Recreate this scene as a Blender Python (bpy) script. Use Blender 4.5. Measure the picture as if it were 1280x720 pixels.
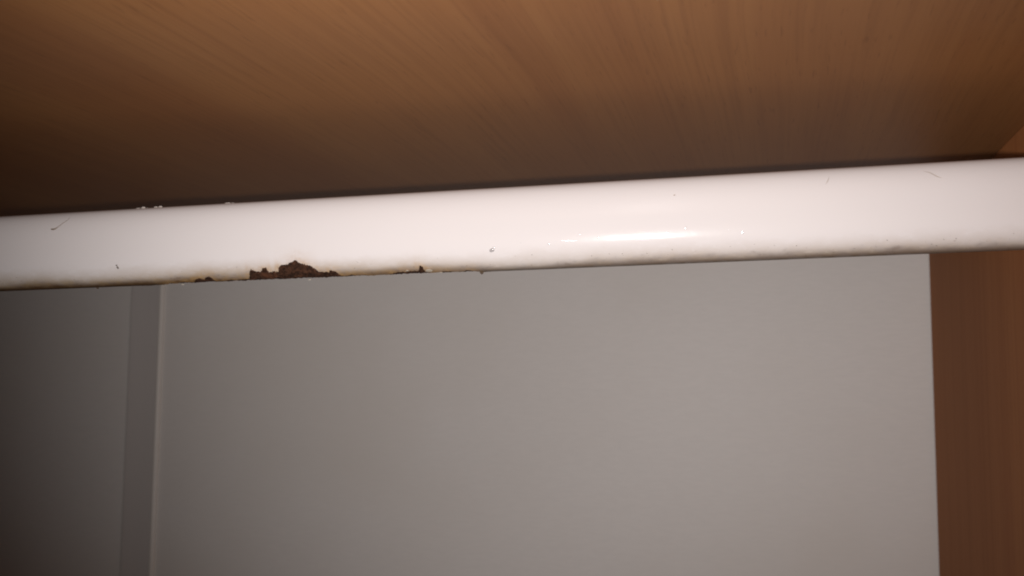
import bpy, math, random
from mathutils import Matrix, Vector, noise

for o in list(bpy.data.objects):
    bpy.data.objects.remove(o)
S = bpy.context.scene
H = 1.70                                   # height of the camera above the floor

# ------------------------------------------------------------------ camera
cam_d = bpy.data.cameras.new('camera')
cam = bpy.data.objects.new('camera', cam_d)
S.collection.objects.link(cam)
cam_d.sensor_width = 36
cam_d.lens = 36
cam_d.clip_start = .02
cam_d.clip_end = 50
R = Matrix(((0.97038837, 0.01649819, 0.24098594),
            (0.24145443, -0.09431814, -0.96581771),
            (0.0067951, 0.99540539, -0.09550878)))
cam.matrix_world = Matrix.Translation((0, 0, H)) @ R.to_4x4()
cam_d.dof.use_dof = True
cam_d.dof.focus_distance = .365
cam_d.dof.aperture_fstop = 17
S.camera = cam

# ------------------------------------------------------------------ light
w = bpy.data.worlds.new('World')
S.world = w
w.use_nodes = True
bg = w.node_tree.nodes['Background']
bg.inputs[0].default_value = (1.0, .62, .42, 1)
bg.inputs[1].default_value = .012

fl = bpy.data.lights.new('phone_flash', 'SPOT')     # the phone's LED, just below and left of the lens
fl.energy = 6.45
fl.color = (1.0, .95, .925)
fl.spot_size = math.radians(86)
fl.spot_blend = 1.0
fl.shadow_soft_size = .004
flo = bpy.data.objects.new('phone_flash', fl)
S.collection.objects.link(flo)
flo.location = (-.055, 0, H - .010)
aim = Vector((-.085, .50, H + .085))
flo.rotation_euler = (aim - flo.location).to_track_quat('-Z', 'Y').to_euler()

S.view_settings.view_transform = 'Standard'
S.view_settings.look = 'None'
S.view_settings.exposure = 0
S.view_settings.gamma = 1
S.render.engine = 'CYCLES'
S.cycles.filter_width = 2.0
S.cycles.max_bounces = 8
S.cycles.diffuse_bounces = 4

# ------------------------------------------------------------------ helpers
def link(name, me, mat=None, parent=None, mtx=None, kind=None):
    o = bpy.data.objects.new(name, me)
    S.collection.objects.link(o)
    if mat and me: me.materials.append(mat)
    if parent: o.parent = parent
    if mtx is not None: o.matrix_basis = mtx
    if kind: o['kind'] = kind
    return o

def mesh(name, vs, fs, smooth=False):
    me = bpy.data.meshes.new(name)
    me.from_pydata(vs, [], fs)
    if smooth: me.polygons.foreach_set('use_smooth', [True] * len(me.polygons))
    me.update()
    return me

def box(name, x0, x1, y0, y1, z0, z1, mat, parent, bev=.0006):
    vs = [(x, y, z) for x in (x0, x1) for y in (y0, y1) for z in (z0, z1)]
    fs = [(0, 1, 3, 2), (4, 6, 7, 5), (0, 4, 5, 1), (2, 3, 7, 6), (0, 2, 6, 4), (1, 5, 7, 3)]
    o = link(name, mesh(name, vs, fs), mat, parent)
    b = o.modifiers.new('bevel', 'BEVEL'); b.width = bev; b.segments = 2
    return o

class N:
    def __init__(s, name):
        s.m = bpy.data.materials.new(name); s.m.use_nodes = True
        s.t = s.m.node_tree; s.b = s.t.nodes['Principled BSDF']
    def n(s, typ, **k):
        a = s.t.nodes.new(typ)
        for q, v in k.items():
            if q.startswith('i_'):
                q = q[2:]; q = int(q) if q.isdigit() else q
                if hasattr(v, 'is_output'): s.t.links.new(v, a.inputs[q])
                else: a.inputs[q].default_value = v
            else: setattr(a, q, v)
        return a
    def math(s, op, a, b=0.0, c=False):
        x = s.n('ShaderNodeMath', operation=op, i_0=a, i_1=b); x.use_clamp = c; return x.outputs[0]
    def mix(s, f, a, b):
        x = s.n('ShaderNodeMix', data_type='RGBA')
        for i, v in ((0, f), (6, a), (7, b)):
            if hasattr(v, 'is_output'): s.t.links.new(v, x.inputs[i])
            else: x.inputs[i].default_value = v if i == 0 else (*v, 1)
        return x.outputs[2]
    def ramp(s, v, lo, hi):
        x = s.n('ShaderNodeMapRange', i_0=v, i_1=lo, i_2=hi, interpolation_type='SMOOTHSTEP'); return x.outputs[0]
    def noise(s, vec, scale, det=4, rough=.55):
        return s.n('ShaderNodeTexNoise', i_Vector=vec, i_Scale=scale, i_Detail=det, i_Roughness=rough).outputs[0]
    def mapping(s, vec, sc, loc=(0, 0, 0)):
        return s.n('ShaderNodeMapping', i_Vector=vec, i_Scale=sc, i_Location=loc).outputs[0]
    def set(s, k, v):
        if hasattr(v, 'is_output'): s.t.links.new(v, s.b.inputs[k])
        else: s.b.inputs[k].default_value = v
    def bump(s, h, st, d):
        s.set('Normal', s.n('ShaderNodeBump', i_Height=h, i_Strength=st, i_Distance=d).outputs[0])

def beech(name, along, cross, tint=1.0, rough=.32, spec=.13, sat=1.0):
    """wood effect foil: long streaks, fine fibres and short dark flecks along one axis"""
    m = N(name)
    co = m.n('ShaderNodeTexCoord').outputs['Object']
    wob = m.n('ShaderNodeTexNoise', i_Vector=m.mapping(co, [2.2 if i == along else 3.5 for i in range(3)]), i_Scale=1.0, i_Detail=2.0).outputs[1]
    wv = m.n('ShaderNodeVectorMath', operation='MULTIPLY_ADD', i_0=wob, i_1=tuple(.026 if i == cross else 0 for i in range(3)), i_2=co).outputs[0]
    sc = lambda a, c: [a if i == along else (c if i == cross else 1.) for i in range(3)]
    broad = m.noise(m.mapping(wv, sc(.9, 26)), 1, 3, .5)
    mid = m.noise(m.mapping(wv, sc(2.2, 130), (3, 1, 2)), 1, 4, .6)
    fine = m.noise(m.mapping(wv, sc(9, 620), (7, 4, 1)), 1, 3, .6)
    fleck = m.noise(m.mapping(wv, sc(70, 1100), (1, 9, 5)), 1, 2, .5)
    k = lambda r_, s_=1.0: (r_ * tint, r_ * .468 * tint * s_ * sat, r_ * .170 * tint * s_ * sat)
    c = m.mix(m.ramp(broad, .30, .70), k(.53), k(.455, .93))
    c = m.mix(m.math('MULTIPLY', m.ramp(mid, .50, .82), .28), c, k(.32, .88))
    c = m.mix(m.math('MULTIPLY', m.ramp(mid, .48, .20), .30), c, k(.60, 1.08))
    c = m.mix(m.math('MULTIPLY', m.ramp(fine, .40, .78), .30), c, k(.30, .90))
    c = m.mix(m.math('MULTIPLY', m.ramp(fleck, .62, .74), .30), c, k(.20, .85))
    m.set('Base Color', c)
    m.set('Roughness', rough)
    m.set('Specular IOR Level', spec)
    m.bump(m.math('ADD', m.math('MULTIPLY', fine, .6), fleck), .12, .0003)
    return m.m

# ------------------------------------------------------------------ materials
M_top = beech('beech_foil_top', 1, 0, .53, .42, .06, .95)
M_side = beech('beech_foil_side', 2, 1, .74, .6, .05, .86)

def panel_mat(name, col):
    m = N(name)
    co = m.n('ShaderNodeTexCoord').outputs['Object']
    weave = m.noise(m.mapping(co, (130, 1, 900)), 1, 3, .6)
    weave2 = m.noise(m.mapping(co, (900, 1, 200), (4, 0, 2)), 1, 2, .5)
    soft = m.noise(m.mapping(co, (6, 1, 6)), 1, 4, .5)
    d = tuple(v * .965 for v in col)
    c = m.mix(m.ramp(weave, .3, .7), d, col)
    c = m.mix(m.math('MULTIPLY', m.ramp(soft, .35, .75), .8), c, (col[0] * .93, col[1] * .91, col[2] * .88))
    spot = m.noise(m.mapping(co, (260, 1, 230), (8, 0, 3)), 1, 1, .4)
    c = m.mix(m.math('MULTIPLY', m.ramp(spot, .86, .89), .25), c, (.22, .18, .14))
    m.set('Base Color', c); m.set('Roughness', .50); m.set('Specular IOR Level', .35)
    m.bump(m.math('ADD', weave, m.math('MULTIPLY', weave2, .5)), .05, .0002)
    return m.m
M_panel = panel_mat('grey_foil_hardboard', (.80, .765, .74))
m = N('grey_plastic_profile')
co = m.n('ShaderNodeTexCoord').outputs['Object']
m.set('Base Color', m.mix(m.noise(m.mapping(co, (60, 1, 4)), 1, 3), (.61, .57, .55), (.65, .61, .59)))
m.set('Roughness', .38)
M_strip = m.m

M_bead = panel_mat('bead_painted_highlight', (.80, .76, .72))  # paler than the strip: the lip's flash highlight is put into the colour

# white rail paint: soiled towards the underside (attribute "under" = mm of arc up from the bottom edge)
m = N('white_rail_paint')
co = m.n('ShaderNodeTexCoord').outputs['Object']
und = m.n('ShaderNodeAttribute', attribute_name='under').outputs['Fac']
stn = m.n('ShaderNodeAttribute', attribute_name='stain').outputs['Fac']
n1 = m.noise(m.mapping(co, (210, 330, 400)), 1, 6, .7)
n2 = m.noise(m.mapping(co, (28, 60, 60), (3, 2, 1)), 1, 4, .6)
n3 = m.noise(m.mapping(co, (700, 900, 900), (5, 2, 1)), 1, 3, .6)
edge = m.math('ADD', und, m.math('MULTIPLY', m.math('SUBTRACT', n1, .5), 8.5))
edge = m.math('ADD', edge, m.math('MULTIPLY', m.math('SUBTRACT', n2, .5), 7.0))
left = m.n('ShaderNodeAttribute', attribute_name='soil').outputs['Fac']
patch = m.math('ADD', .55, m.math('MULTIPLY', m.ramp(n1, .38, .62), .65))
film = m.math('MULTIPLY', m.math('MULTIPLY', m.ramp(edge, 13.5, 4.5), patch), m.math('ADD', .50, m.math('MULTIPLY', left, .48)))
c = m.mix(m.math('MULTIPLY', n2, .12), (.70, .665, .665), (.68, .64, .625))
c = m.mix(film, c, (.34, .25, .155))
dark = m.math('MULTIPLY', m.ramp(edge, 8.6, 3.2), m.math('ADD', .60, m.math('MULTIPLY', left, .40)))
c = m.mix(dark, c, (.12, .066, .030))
c = m.mix(m.math('MULTIPLY', stn, m.ramp(n1, .25, .8)), c, (.42, .25, .10))
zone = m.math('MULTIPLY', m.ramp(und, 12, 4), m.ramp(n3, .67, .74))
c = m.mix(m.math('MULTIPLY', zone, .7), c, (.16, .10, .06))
m.set('Base Color', c)
m.set('Roughness', m.math('ADD', .20, m.math('MULTIPLY', film, .35)))
m.set('Specular IOR Level', .06)
m.set('Coat Weight', m.math('SUBTRACT', .48, film, True)); m.set('Coat Roughness', m.math('ADD', .014, m.math('MULTIPLY', n3, .02)))
pit = m.noise(m.mapping(co, (420, 420, 420)), 1, 2, .5)
m.bump(m.math('ADD', m.math('MULTIPLY', n2, 1.0), m.math('MULTIPLY', pit, .10)), .10, .0012)
M_paint = m.m

m = N('rusted_steel')
co = m.n('ShaderNodeTexCoord').outputs['Object']
a = m.noise(co, 520, 6, .7); b = m.noise(m.mapping(co, (1, 1, 1), (.1, .2, .3)), 180, 3, .5)
c = m.mix(m.ramp(a, .35, .7), (.022, .0095, .005), (.080, .034, .018))
c = m.mix(m.math('MULTIPLY', m.ramp(b, .55, .8), .7), c, (.15, .058, .028))
m.set('Base Color', c); m.set('Roughness', .85); m.set('Specular IOR Level', .2)
m.bump(a, .8, .0006)
M_rust = m.m

def plain(name, col, rough=.6, metal=0):
    m = N(name); co = m.n('ShaderNodeTexCoord').outputs['Object']
    m.set('Base Color', m.mix(m.noise(co, 900, 3), col, tuple(v * .7 for v in col)))
    m.set('Roughness', rough); m.set('Metallic', metal); return m.m
M_dirt = plain('brown_dirt', (.10, .065, .04), .9)
M_hair = plain('brown_hair', (.33, .26, .20), .7)
M_fluff = plain('pale_dust', (.62, .56, .52), .9)
M_flake = plain('cream_paint_flake', (.74, .66, .54), .5)
M_gloss = plain('clear_gloss_paint', (.82, .79, .79), .12)
M_gloss.node_tree.nodes['Principled BSDF'].inputs['Specular IOR Level'].default_value = 1.0
M_drip_shade = plain('drip_painted_shade', (.46, .43, .43), .08)  # shade on the drip's lower left side, painted as grey
M_zinc = plain('zinc_plate', (.55, .55, .56), .35, 1)

# ------------------------------------------------------------------ wardrobe carcass
ward = bpy.data.objects.new('wardrobe', None)
S.collection.objects.link(ward)
ward.location = (0, 0, 0)
ward['label'] = 'beech effect wardrobe interior with grey back panels seen behind and above the white rail'
ward['category'] = 'wardrobe'
XS, XL, YB, ZT, ZB = .0973, -.90, .668, H + .1011, H - .75
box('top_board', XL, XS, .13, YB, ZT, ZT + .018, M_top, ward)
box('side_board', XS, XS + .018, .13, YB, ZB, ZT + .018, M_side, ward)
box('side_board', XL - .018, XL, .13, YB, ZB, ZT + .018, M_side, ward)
gap = -.4477
box('back_panel', gap + .003, XS + .005, YB + .0025, YB + .0055, ZB, ZT - .0008, M_panel, ward, .0003)
box('back_panel', XL + .0005, gap - .003, YB + .0025, YB + .0055, ZB, ZT - .0008, M_panel, ward, .0003)
# plastic joining profile: broad web with a rounded bead along its right edge, highlight painted in
def extrude(sec):
    vs = []; fs = []; n = len(sec)
    for k in range(41):
        z = ZB + (ZT - .001 - ZB) * k / 40
        for x, y in sec: vs.append((x + .0002 * math.sin(z * 9), y, z))
        if k:
            for i in range(n - 1): fs.append(((k - 1) * n + i, (k - 1) * n + i + 1, k * n + i + 1, k * n + i))
    return vs, fs
x0, x1, yp = -.4594, -.4317, YB + .0025
web = [(x0, yp + .0002), (x0 + .0001, yp - .0016), (x0 + .0006, yp - .0020)]
for i in range(9):
    t = i / 8
    web.append((x0 + .0012 + t * (x1 - x0 - .0050), yp - .0020 + .0006 * math.sin(math.pi * t)))
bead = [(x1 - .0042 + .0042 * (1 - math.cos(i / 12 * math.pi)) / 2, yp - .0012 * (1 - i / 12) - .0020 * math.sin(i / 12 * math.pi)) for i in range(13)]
strip = link('joining_strip', mesh('joining_strip', *extrude(web), True), M_strip, ward)
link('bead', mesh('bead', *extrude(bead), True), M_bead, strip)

# ------------------------------------------------------------------ clothes rail
A, B, EXP = .015, .0085, 2.5
def sp(t, p): return math.copysign(abs(t) ** p, t)
K = 4000
cy = []; cz = []; ca = [0.0]
for i in range(K + 1):
    t = 2 * math.pi * i / K
    cz.append(-A * sp(math.cos(t), 2 / EXP)); cy.append(-B * sp(math.sin(t), 2 / EXP))
    if i: ca.append(ca[-1] + math.hypot(cz[i] - cz[i - 1], cy[i] - cy[i - 1]))
CIR = ca[-1]
import bisect
def section(s):
    """arc length (from the bottom, towards the front face) -> y, z and outward normal"""
    s %= CIR
    i = min(max(bisect.bisect_right(ca, s) - 1, 0), K - 1)
    f = (s - ca[i]) / max(ca[i + 1] - ca[i], 1e-12)
    y = cy[i] + (cy[i + 1] - cy[i]) * f; z = cz[i] + (cz[i + 1] - cz[i]) * f
    j0, j1 = (i - 6) % K, (i + 7) % K
    ty, tz = cy[j1] - cy[j0], cz[j1] - cz[j0]
    l = math.hypot(ty, tz)
    return y, z, -tz / l, ty / l
# check direction of the normal: outwards
y_, z_, ny_, nz_ = section(CIR * .25)
SGN = 1 if ny_ * y_ + nz_ * z_ > 0 else -1

rail = bpy.data.objects.new('clothes_rail', None)
S.collection.objects.link(rail)
rail.matrix_world = (Matrix.Translation((0.108, 0.3611663, H + 0.06103221))
                     @ Matrix.Rotation(0.03294799, 4, 'Z') @ Matrix.Rotation(-0.02289387, 4, 'Y'))
rail['label'] = 'white painted oval clothes rail with rust patches on its soiled lower edge'
rail['category'] = 'clothes rail'

# outline of the flaked paint: (mm along the rail, mm of arc above the bottom line)
OUT = [(-345, -1), (-337, -1), (-333, 1.0), (-331, 1.9), (-329.2, 1.6), (-327.2, 2.2), (-324.2, 3.1), (-321, 2.0), (-318.8, 4.5), (-316.8, 4.9), (-316.6, 4), (-315.6, 3.9),
       (-314.4, 5.4), (-312.3, 5.1), (-311.4, 2.3), (-307.7, 2.0), (-306, 3.2), (-303.5, 2.5), (-297.4, 3.4), (-295.6, 7.75), (-293.6, 7.0),
       (-291.4, 6.6), (-290.7, 7.8), (-289.1, 8.2), (-288.4, 6.3), (-284.5, 6.3), (-284, 8.15), (-283, 8.8), (-280, 9.15), (-279, 9.97),
       (-277.8, 10.0), (-276.8, 10.7), (-276, 9.7), (-274.4, 8.9), (-273.5, 9.0), (-270.3, 7.4), (-268.7, 5.5), (-264.9, 5.3), (-264.1, 6),
       (-262.5, 5.6), (-261.3, 3.9), (-261, 2.0), (-259.7, 2.1), (-256.8, 3.2), (-255.4, 2.0), (-252, 2.6), (-249, 1.3), (-246, 2.0), (-242.7, 1.7), (-240.4, 3.1),
       (-237, 3.8), (-234.6, 3.8), (-230.8, 4.0), (-230, 6.2), (-228.8, 6.0), (-228.6, 3.0), (-227.5, 2.6), (-226, 1.8), (-224.5, 2.0), (-222, 2.8), (-219.6, 2.6),
       (-217.6, 2.2), (-215.5, 1.4), (-213, 3.0), (-211, 2.2), (-209, .4), (-208, -1.5), (-205, -1.5)]
def outline(u):
    if u <= OUT[0][0] or u >= OUT[-1][0]: return -9
    for (a, p), (b, q) in zip(OUT, OUT[1:]):
        if a <= u <= b: return p + (q - p) * (u - a) / (b - a)
def bare(u, s):
    """> 0 where the paint is gone; u, s in mm; s wraps so that the underside is negative"""
    j = .45 * noise.noise(Vector((u * 1.1, s * 1.3, 3))) + .28 * noise.noise(Vector((u * 2.9, s * 3.1, 8)))
    top = outline(u)
    low = -8 + 3 * noise.noise(Vector((u * .15, 5, 0)))
    return min(top - s + j, s - low + j) if top > -5 else -5

def grid(us, ss, off):
    vs = []
    for u in us:
        for s in ss:
            y, z, ny, nz = section(s)
            o = off(u * 1000, (s if s < CIR / 2 else s - CIR) * 1000)
            vs.append((u, y + SGN * ny * o, z + SGN * nz * o))
    return vs
def steps(a, b, d):
    n = max(1, int(round((b - a) / d)))
    return [a + (b - a) * i / n for i in range(n)]
us = steps(-1.02, -.50, .02) + steps(-.50, -.345, .002) + steps(-.345, -.205, .00022) + steps(-.205, -.12, .0022) + steps(-.12, -.0108, .004) + [-.0108]
ss = steps(-.012, -.002, .0004) + steps(-.002, .0125, .00022) + steps(.0125, CIR - .012, .0010)
def paint_off(u, s):
    if -348 < u < -203 and -12 < s < 13:
        b = bare(u, s)
        lift = max(0, 1 + b / 1.6) if b < 0 else 1.0
        return .00010 + .00016 * lift * (.5 + .9 * noise.noise(Vector((u * .5, s * .5, 1))))
    return .0001
nu, ns = len(us), len(ss)
vs = grid(us, ss, paint_off)
fs = []
for i in range(nu - 1):
    um = (us[i] + us[i + 1]) * 500
    for j in range(ns):
        j2 = (j + 1) % ns
        sm = ss[j] + .00011
        sm = (sm if sm < CIR / 2 else sm - CIR) * 1000
        if -348 < um < -203 and -12 < sm < 13 and bare(um, sm) > 0: continue
        fs.append((i * ns + j, (i + 1) * ns + j, (i + 1) * ns + j2, i * ns + j2))
me = mesh('paint_coat', vs, fs, True)
au = me.attributes.new('under', 'FLOAT', 'POINT'); av = me.attributes.new('stain', 'FLOAT', 'POINT'); al = me.attributes.new('soil', 'FLOAT', 'POINT')
cu = []; cs = []; cl = []
for u in us:
    U = u * 1000
    so = min(1, max(.22, (-175 - U) / 110)) * min(1, max(0.5, (U + 520) / 120))
    for s in ss:
        a = (s if s < CIR / 2 else s - CIR) * 1000
        cu.append(abs(a + 1.3)); cl.append(so)
        v = 0
        if -348 < U < -203 and -12 < a < 16:
            tp = max(outline(U - 1.5), outline(U), outline(U + 1.5))
            dd = a - tp
            v = math.exp(-max(0, dd) / 1.8) * .75 if tp > 0 else 0
        cs.append(v)
au.data.foreach_set('value', cu); av.data.foreach_set('value', cs); al.data.foreach_set('value', cl)
pc = link('paint_coat', me, M_paint, rail)

us2 = [-1.02, -.6] + steps(-.35, -.203, .0003) + [-.203, -.1, -.0108]
ss2 = steps(-.012, .0125, .0003) + steps(.0125, CIR - .012, .0022)
def rust_off(u, s):
    if -350 < u < -203 and -12 < s < 13:
        return -.00042 + .00030 * noise.fractal(Vector((u * .9, s * .9, 2)), .6, 2.1, 5) + .00022 * noise.noise(Vector((u * .3, s * .35, 7)))
    return -.0006
vs = grid(us2, ss2, rust_off); n2_ = len(ss2); fs = []
for i in range(len(us2) - 1):
    for j in range(n2_):
        j2 = (j + 1) % n2_
        fs.append((i * n2_ + j, (i + 1) * n2_ + j, (i + 1) * n2_ + j2, i * n2_ + j2))
link('rusted_core', mesh('rusted_core', vs, fs, False), M_rust, rail)

def on_rail(u, s, off=0.0):
    y, z, ny, nz = section(s / 1000)
    return Vector((u / 1000, y + SGN * ny * off, z + SGN * nz * off)), Vector((0, SGN * ny, SGN * nz))

def blob(p, n, r, h, seed, stretch=(1, 1)):
    """little irregular dome of radius r, height h sitting on the rail: verts, faces"""
    a = Vector((1, 0, 0)); b = n.cross(a).normalized()
    vs = [p + n * h]; fs = []
    rings, seg = 4, 12
    for k in range(1, rings + 1):
        t = k / rings * math.pi / 2
        for i in range(seg):
            q = i / seg * 2 * math.pi
            jr = 1 + .35 * noise.noise(Vector((math.cos(q) * 1.3, math.sin(q) * 1.3, seed * 3.7)))
            rr = r * math.sin(t) * jr
            vs.append(p + a * rr * stretch[0] * math.cos(q) + b * rr * stretch[1] * math.sin(q) + n * (h * math.cos(t) - (.00005 if k == rings else 0)))
    for i in range(seg): fs.append((0, 1 + i, 1 + (i + 1) % seg))
    for k in range(rings - 1):
        for i in range(seg):
            a0 = 1 + k * seg; a1 = a0 + seg; i2 = (i + 1) % seg
            fs.append((a0 + i, a1 + i, a1 + i2, a0 + i2))
    return vs, fs
def merged(parts):
    V = []; F = []
    for v, f in parts:
        k = len(V); V += [tuple(x) for x in v]; F += [tuple(i + k for i in q) for q in f]
    return V, F

# drip in the paint, its shade and highlight as grey and white blobs, and the pin-head lumps that catch the flash
p, nn = on_rail(-202.6, 10.9, .0001)
link('paint_drip_shade', mesh('paint_drip_shade', *blob(p, nn, .00085, .00022, 1, (1.1, .9)), True), M_drip_shade, rail)
lumps = []
p, nn = on_rail(-201.7, 11.8, .0001)
lumps.append(blob(p, nn, .0006, .00018, 2))  # bright upper right side of the drip, as a whiter lump
for k, (u, s, r) in enumerate([(-134.7, 15.5, .0004), (-116, 13.0, .00042), (-164.6, 13.6, .00035), (-140.8, 14.3, .0003), (-182, 12.2, .0004), (-120.5, 14.1, .00022),
                               (-171, 15.2, .00025), (-192, 13.0, .00022)]):
    p, nn = on_rail(u, s, .0001)
    lumps.append(blob(p, nn, r * 1.3, r * .26, k + 5))
for k in range(13):                                  # short ridge in the paint left of the highlight
    p, nn = on_rail(-177.5 + k * .42, 13.1 - k * .02, .0001)
    lumps.append(blob(p, nn, .00032, .00007, k))
link('paint_lump', mesh('paint_lump', *merged(lumps), True), M_gloss, rail, kind='stuff')

# loose paint chips on the rim of the second rust patch
def chip(u, s, r, seed, tilt):
    p, nn = on_rail(u, s, .0004)
    a = Vector((1, 0, 0)); b = nn.cross(a).normalized()
    rnd = random.Random(seed); vs = []
    for off in (0, .00018):
        rnd.seed(seed)
        for i in range(7):
            q = i / 7 * 2 * math.pi; rr = r * rnd.uniform(.6, 1.2)
            vs.append(tuple(p + a * rr * 1.3 * math.cos(q) + b * rr * math.sin(q) + nn * (off + tilt * rr * math.sin(q))))
    return vs, [tuple(range(6, -1, -1)), tuple(range(7, 14))] + [(i, (i + 1) % 7, 7 + (i + 1) % 7, 7 + i) for i in range(7)]
for k, (u, s, r) in enumerate([(-227.0, 4.2, .0011), (-222.6, 2.6, .0005), (-235.0, 4.6, .0004), (-326, 1.0, .0006), (-274.5, .4, .0007)]):
    link('paint_chip', mesh('paint_chip', *chip(u, s, r, k, .3)), M_flake, rail)

# scratches worn through the gloss: slender grooves drawn as thin raised lines of dirt
def streak(pts, w):
    vs = []; fs = []
    for k, (u, s) in enumerate(pts):
        a, nn = on_rail(u, s, .00014)
        t = (k / (len(pts) - 1)); ww = w * (.25 + .75 * math.sin(math.pi * min(.999, max(.001, t))))
        u2, s2 = pts[min(k + 1, len(pts) - 1)]; u1, s1 = pts[max(k - 1, 0)]
        d = (on_rail(u2, s2)[0] - on_rail(u1, s1)[0]).normalized(); c = nn.cross(d)
        vs += [tuple(a + c * ww), tuple(a + nn * ww * .6), tuple(a - c * ww)]
        if k:
            q = 3 * k
            fs += [(q - 3, q - 2, q + 1, q), (q - 2, q - 1, q + 2, q + 1)]
    return vs, fs
M_scr = plain('worn_scratch', (.50, .43, .37), .7)
for pts, wd in [([(-57.5, 31), (-55.5, 30.2), (-53.5, 28.6), (-52.2, 28.0)], .00016),
                ([(-87.0, 31), (-87.6, 29.4), (-88.4, 28.0)], .00012)]:
    link('scratch', mesh('scratch', *streak(pts, wd), True), M_scr, rail)

# end socket that carries the rail on the side board
vs = []; fs = []; q = 40
prof = [(0.0, 1.0), (-.0, 1.55), (-.002, 1.55), (-.0028, 1.46), (-.0028, 1.14), (-.012, 1.12), (-.012, 1.02)]
for x, k in prof:
    for i in range(q):
        t = 2 * math.pi * i / q
        vs.append((x - .0113, B * k * 1.15 * math.sin(t), -A * k * math.cos(t)))
for a in range(len(prof) - 1):
    for i in range(q):
        fs.append((a * q + i, a * q + (i + 1) % q, (a + 1) * q + (i + 1) % q, (a + 1) * q + i))
link('end_socket', mesh('end_socket', vs, fs, True), M_zinc, rail)

RM = rail.matrix_world.copy()
# ------------------------------------------------------------------ dirt lying on / stuck to the rail
def tag(o, label, cat, group=None):
    o['label'] = label; o['category'] = cat
    if group: o['group'] = group
    return o
# hair with a knot, near the left end
def tube(pts, r):
    vs = []; fs = []
    for k, p in enumerate(pts):
        d = (pts[min(k + 1, len(pts) - 1)] - pts[max(k - 1, 0)]).normalized()
        a = d.orthogonal().normalized(); b = d.cross(a)
        for i in range(5):
            t = i / 5 * 2 * math.pi; vs.append(p + (a * math.cos(t) + b * math.sin(t)) * r[k])
        if k:
            for i in range(5):
                fs.append(((k - 1) * 5 + i, (k - 1) * 5 + (i + 1) % 5, k * 5 + (i + 1) % 5, k * 5 + i))
    return vs, fs
hp = [(-379.0, 27.0), (-378.2, 26.8), (-377.4, 26.9), (-376.6, 27.3), (-375.6, 28.1), (-374.5, 29.1), (-373.2, 30.0), (-372.4, 30.9), (-372.2, 31.8)]
pts = [RM @ on_rail(u, s, .0003)[0] for u, s in hp]
me = mesh('hair', *merged([tube(pts, [.00022, .00035, .00033, .0002, .00012, .0001, .0001, .00008, .00006])]), True)
tag(link('hair', me, M_hair), 'short dark hair with a knot stuck near the left end of the white rail', 'hair')

def bits(items, mat, name, label, cat):
    P = []
    for k, (u, s, r) in enumerate(items):
        p, nn = on_rail(u, s, .0001)
        v, f = blob(p, nn, r, r * .9, k + 31, (1.2, .8)); P.append(([RM @ x for x in v], f))
    o = link(name, mesh(name, *merged(P), True), mat); return tag(o, label, cat)
bits([(-350.3, 11.6, .00032), (-350.0, 10.9, .00036), (-349.8, 10.4, .00028)], M_dirt, 'dirt_speck', 'tiny black speck on the white rail above the left grey panel edge', 'speck')
bits([(-138.2, 27.1, .0003)], M_scr, 'dirt_speck', 'single faint grey speck on the clean upper half of the rail right of the highlight', 'speck')
rnd = random.Random(4)
low = [(rnd.uniform(-415, -20), rnd.uniform(2.5, 9) , rnd.uniform(.00006, .00015)) for _ in range(110)]
o = bits(low, M_dirt, 'grime_grain', 'brown grime grains scattered along the lower edge of the white rail', 'grime'); o['kind'] = 'stuff'

def crumbs(items, mat, name, label, group=None):
    """ragged crumbs on the rail: (u, s, length, height)"""
    P = []
    for k, (u, s, l, h) in enumerate(items):
        p, nn = on_rail(u, s, 0)
        v, f = blob(p, nn, l, h, k + 77, (1, .6))
        P.append(([RM @ (Vector(x) + Vector((0, 0, 1)) * h * .25 * noise.noise(Vector(x) * 3000)) for x in v], f))
    return tag(link(name, mesh(name, *merged(P), False), mat), label, 'dust crumb', group)
crumbs([(-345.5, 37.5, .0011, .0004), (-343.4, 37.4, .0008, .0007), (-341.8, 37.8, .0005, .0003)], M_fluff, 'dust_crumb', 'left one of two pale dust crumbs on top of the rail over the strip')
crumbs([(-338.0, 37.6, .0009, .0005), (-336.2, 37.5, .0008, .0006)], M_fluff, 'dust_crumb', 'right one of two pale dust crumbs on top of the rail over the strip')
crumbs([(-307.5, 37.4, .0012, .0004), (-305.5, 37.4, .0006, .0003)], M_fluff, 'dust_crumb', 'flat pale dust crumb on the upper edge of the rail above the big rust patch')
crumbs([(-208.6, -1.4, .0007, .0010)], M_dirt, 'dirt_crumb', 'dark dirt crumb hanging under the rail right of the small rust patch')
crumbs([(-364.5, -1.4, .0006, .0007)], M_dirt, 'dirt_crumb', 'dark dirt crumb hanging under the rail left of the joining strip')
